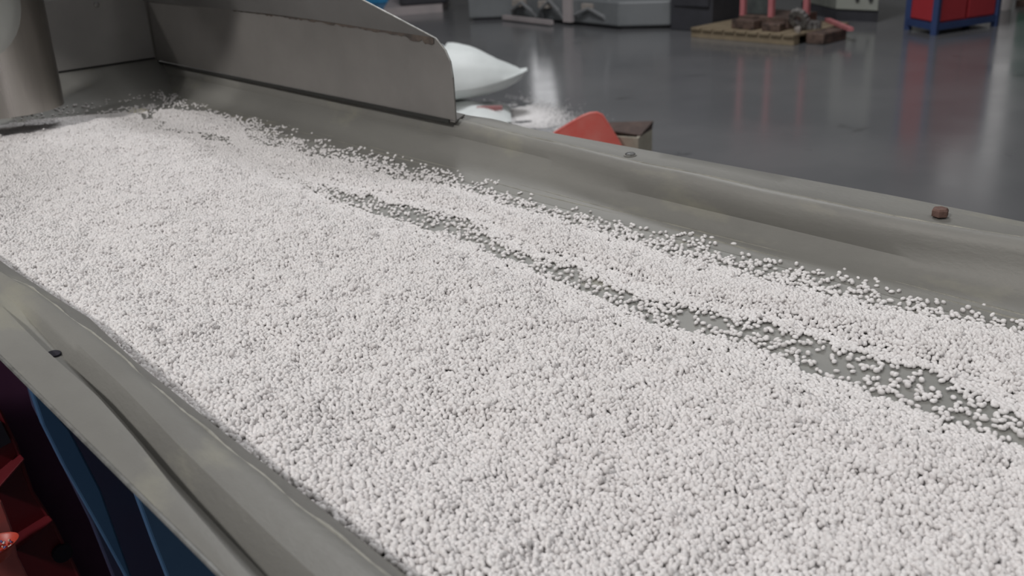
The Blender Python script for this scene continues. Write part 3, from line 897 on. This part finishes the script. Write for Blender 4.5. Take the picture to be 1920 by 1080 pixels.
def gear(c, r, th, label, tilt=0.0, n=14):
    bm = BM()
    q_ = Matrix.Rotation(tilt, 3, 'Y') @ Matrix.Rotation(.5, 3, 'Z')
    ri = []
    for z in (0, th):
        ri.append([bm.verts.new(Vector(c) + q_ @ Vector(((r * (1 if k % 2 else .86)) * math.cos(math.pi * k / n), (r * (1 if k % 2 else .86)) * math.sin(math.pi * k / n), z))) for k in range(2 * n)])
    inn = []
    for z in (0, th):
        inn.append([bm.verts.new(Vector(c) + q_ @ Vector((r * .4 * math.cos(math.pi * k / n), r * .4 * math.sin(math.pi * k / n), z))) for k in range(2 * n)])
    m2 = 2 * n
    for k in range(m2):
        k1 = (k + 1) % m2
        bm.faces.new((ri[0][k], ri[0][k1], ri[1][k1], ri[1][k]))
        bm.faces.new((inn[0][k], inn[0][k1], inn[1][k1], inn[1][k]))
        bm.faces.new((ri[1][k], ri[1][k1], inn[1][k1], inn[1][k]))
        bm.faces.new((ri[0][k], ri[0][k1], inn[0][k1], inn[0][k]))
    return tag(finish('gear_wheel', bm, M_gear, None, loc=c), label, 'gear')
gear((8.10, 5.09, .20), .10, .05, 'grey toothed casting leaning at the right end of the pallet', 1.15)
gear((8.32, 5.10, .10), .11, .06, 'dark grey toothed casting lying flat on the pallet behind the leaning one', 0.0)
bm = BM(); obox(bm, (7.98, 5.20), (.14, .02), (-.01, .19), .098, .17)
tag(finish('metal_block', bm, M_brown, bevel=.01), 'dark brown greasy block on the pallet before the red-post machine', 'block')
bm = BM(); obox(bm, (7.97, 5.48), (.14, .0), (0.01, .26), .098, .185)
tag(finish('metal_block', bm, M_brown, bevel=.01), 'wider brown greasy block left of the dark block on the pallet', 'block')
bm = BM(); tube(bm, [(8.0, 5.02, .115), (8.08, 5.06, .13), (8.1, 5.10, .115)], .022, 10)
tag(finish('pipe_stub', bm, M_pale, smooth=True), 'short pale pipe stub at the pallet corner', 'pipe')
bm = BM(); bar(bm, (8.30, 4.66, .117), (8.80, 5.2, .117), .05, .03)
tag(finish('steel_bar', bm, M_pinkred), 'faded red steel bar sticking out over the right end of the pallet', 'bar')
bm = BM(); obox(bm, (8.05, 4.78), (.4, 0), (0, .18), 0, .10)
tag(finish('timber_block', bm, M_brown, bevel=.01), 'dark timber block beside the pallet under the red bar', 'block')
bm = BM(); obox(bm, (8.28, 6.19), (.75, .05), (-.05, .50), 0, 1.3)
e = empty('dark_cabinet', (8.6, 6.2, 0), 'near-black cabinet standing behind the left end of the pallet', 'cabinet')
finish('body', bm, M_dark, e, bevel=.01)
bm = BM(); obox(bm, (8.25, 6.22), (.02, 0), (-.03, .42), .25, 1.2)
finish('door', bm, M_dark, e, bevel=.004)

# control cabinet
cc = empty('control_cabinet', (9.9, 5.5, 0), 'beige-grey control cabinet with dark display and knobs on black plinth', 'cabinet')
o1 = Vector((9.59, 5.57)); uu = Vector((.02, -.46)); vv2 = Vector((.52, .75)); 
bm = BM(); obox(bm, o1 + Vector((.01, 0)), uu, vv2, 0.0, .11)
finish('plinth', bm, M_dark, cc)
bm = BM(); obox(bm, o1, uu, vv2, .11, 1.1)
finish('body', bm, M_beige, cc, bevel=.01)
nrm = Vector((uu.y, -uu.x)).normalized()
def onface(a0, a1, z0, z1, dep, nm, m_, par=None):
    bm = BM()
    p = o1 + uu * a0
    obox(bm, p, uu * (a1 - a0), nrm * dep, z0, z1)
    return finish(nm, bm, m_, par or cc, bevel=.002)
fp = onface(.0, 1., .12, 1.08, .012, 'front_panel', M_beige2)
onface(.28, .80, .33, .62, .02, 'display', M_dark, fp)
for a in (.52, .84):
    p = o1 + uu * a + nrm * .012
    bm = BM(); tube(bm, [(p.x, p.y, .235), (p.x + nrm.x * .03, p.y + nrm.y * .03, .235)], .022, 14)
    finish('knob', bm, M_dark, fp)

# red cabinet with blue frame
rc = empty('red_cabinet', (9.5, 4.5, 0), 'red sheet-metal cabinet with blue edge frame standing on the floor', 'cabinet')
o2 = Vector((9.04, 4.23)); ur = Vector((.79, -.21)); ul = Vector((.24, .38))
bm = BM(); obox(bm, o2 + (ur + ul) * .02, ur * .96, ul * .96, .09, 1.2)
finish('body', bm, M_red, rc)
nr = Vector((ur.y, -ur.x)).normalized(); nl = Vector((-ul.y, ul.x)).normalized()
for c0, c1 in ((.05, .46), (.50, .95)):
    bm = BM(); obox(bm, o2 + ur * c0, ur * (c1 - c0), nr * .012, .12, 1.15)
    finish('door', bm, M_red, rc, bevel=.003)
bm = BM(); obox(bm, o2 + ul * .1, ul * .8, nl * .010, .12, 1.15)
finish('side_panel', bm, M_red, rc, bevel=.003)
for p in (o2, o2 + ur, o2 + ul, o2 + ur + ul):
    bm = BM(); bar(bm, (p.x, p.y, 0.0), (p.x, p.y, 1.2), .055, .055)
    finish('corner_post', bm, M_bluetrim, rc)
for a, b in ((o2, o2 + ur), (o2, o2 + ul), (o2 + ur, o2 + ur + ul), (o2 + ul, o2 + ul + ur)):
    bm = BM(); bar(bm, (a.x, a.y, .075), (b.x, b.y, .075), .05, .06)
    finish('bottom_rail', bm, M_bluetrim, rc)

# white bucket and green machine at the right edge
bm = BM()
tube(bm, [(11.06, 4.46, 0), (11.06, 4.46, .03), (11.06, 4.46, .26), (11.06, 4.46, .27)], [.075, .085, .10, .105], 20)
tag(finish('bucket', bm, M_white, None, smooth=True), 'white bucket on the floor beside the red cabinet', 'bucket')
gm = empty('green_machine', (12.0, 4.5, 0), 'green machine on a brown base at the far right', 'machine')
bm = BM(); obox(bm, (11.38, 3.88), (1.0, 0), (0, .58), 0, .07)
finish('base', bm, M_brown, gm)
bm = BM(); obox(bm, (11.40, 3.90), (.9, 0), (0, .54), .07, .8)
finish('body', bm, M_green, gm, bevel=.01)

# long grey machine in the back, dark crate on a pale plinth, posts
gmach = empty('grey_process_machine', (8.6, 8.2, 0), 'long low grey process machine across the back floor', 'machine')
bm = BM(); prism(bm, [(7.72, 9.4, .03), (8.10, 8.98, .03), (8.07, 8.05, .03), (7.98, 7.2, .03), (8.30, 6.75, .03), (9.6, 6.9, .03), (9.6, 9.5, .03)], (0, 0, .26))
finish('bed', bm, M_grey, gmach, bevel=.02)
bm = BM(); prism(bm, [(7.78, 9.38, .0), (8.16, 8.96, .0), (8.13, 8.05, .0), (8.04, 7.2, .0), (8.36, 6.8, .0), (9.5, 6.95, .0), (9.5, 9.4, .0)], (0, 0, .03))
finish('skid_shade', bm, M_dark, gmach)  # dark skid, its colour also standing in for shadow under the bed
bm = BM(); bar(bm, (7.98, 9.05, .04), (7.86, 8.10, .04), .05, .05)
finish('pale_strip', bm, M_strip, gmach)
bm = BM(); obox(bm, (8.25, 7.6), (.9, 0), (0, 1.2), .29, .62)
finish('housing', bm, M_grey, gmach, bevel=.03)
for y, lean in ((8.85, .25), (8.55, -.2), (8.0, 0.1), (7.45, .15)):
    bm = BM(); tube(bm, [(8.12, y, .28), (8.14, y + lean * .5, .45), (8.2, y + lean, .8)], .035, 10)
    finish('pipe', bm, M_grey2, gmach, smooth=True)
bm = BM(); obox(bm, (8.02, 7.95), (.16, 0), (0, .13), .03, .95)
finish('upright', bm, M_strip, gmach)
bm = BM(); obox(bm, (8.14, 8.15), (.12, 0), (0, .45), .36, .46)
finish('pale_fitting', bm, M_pale, gmach, bevel=.01)
for y0, y1, zt in ((8.95, 8.55, .22), (8.45, 8.1, .26), (7.9, 7.4, .20)):
    bm = BM(); tube(bm, [(8.06, y0, .06), (8.0, y0 - .03, zt * .6), (8.0, (y0 + y1) / 2, zt), (8.0, y1 + .03, zt * .6), (8.04, y1, .06)], .022, 8)
    finish('hose', bm, M_grey2, gmach, smooth=True)
for y0 in (8.75, 8.3, 7.6):
    bm = BM(); obox(bm, (7.99, y0), (.10, 0), (0, .16), .17, .25)
    finish('pale_fitting', bm, M_pale, gmach, bevel=.008)
bm = BM(); obox(bm, (8.9, 7.2), (.5, 0), (0, .3), .29, .9)
finish('grey_box', bm, M_gear, gmach, bevel=.02)
cr_ = empty('dark_crate', (8.3, 10.9, 0), 'dark grey crate on a pale plinth far behind the side guard', 'crate')
bm = BM(); prism(bm, [(7.55, 10.95, 0), (8.22, 10.55, 0), (9.0, 11.4, 0), (8.4, 12.0, 0)], (0, 0, .10))
finish('plinth', bm, M_strip, cr_)
bm = BM(); prism(bm, [(7.82, 10.95, .1), (8.36, 10.60, .1), (9.0, 11.3, .1), (8.5, 11.8, .1)], (0, 0, .9))
finish('body', bm, M_dark, cr_, bevel=.03)
bm = BM(); obox(bm, (7.62, 11.6), (.16, .1), (-.1, .16), 0, 1.2)
tag(finish('square_post', bm, M_strip), 'pale square post standing beside the dark crate', 'post')
bm = BM(); obox(bm, (8.25, 12.7), (.4, -.3), (.3, .4), 0, 1.4)
e = empty('blue_cabinet', (8.6, 12.8, 0), 'bright blue cabinet seen just above the side guard', 'cabinet')
finish('body', bm, M_skyblue, e, bevel=.01)
bm = BM(); bar(bm, (8.24, 12.69, .5), (8.64, 12.39, .5), .02, .6)
finish('door', bm, M_skyblue, e)
bm = BM(); obox(bm, (8.6, 10.15), (1.2, -.4), (.3, .3), 0, .75)
e = empty('grey_cover_box', (9.2, 10, 0), 'plain grey covered machine behind the dark crate end', 'machine')
finish('cover', bm, M_grey, e, bevel=.05)
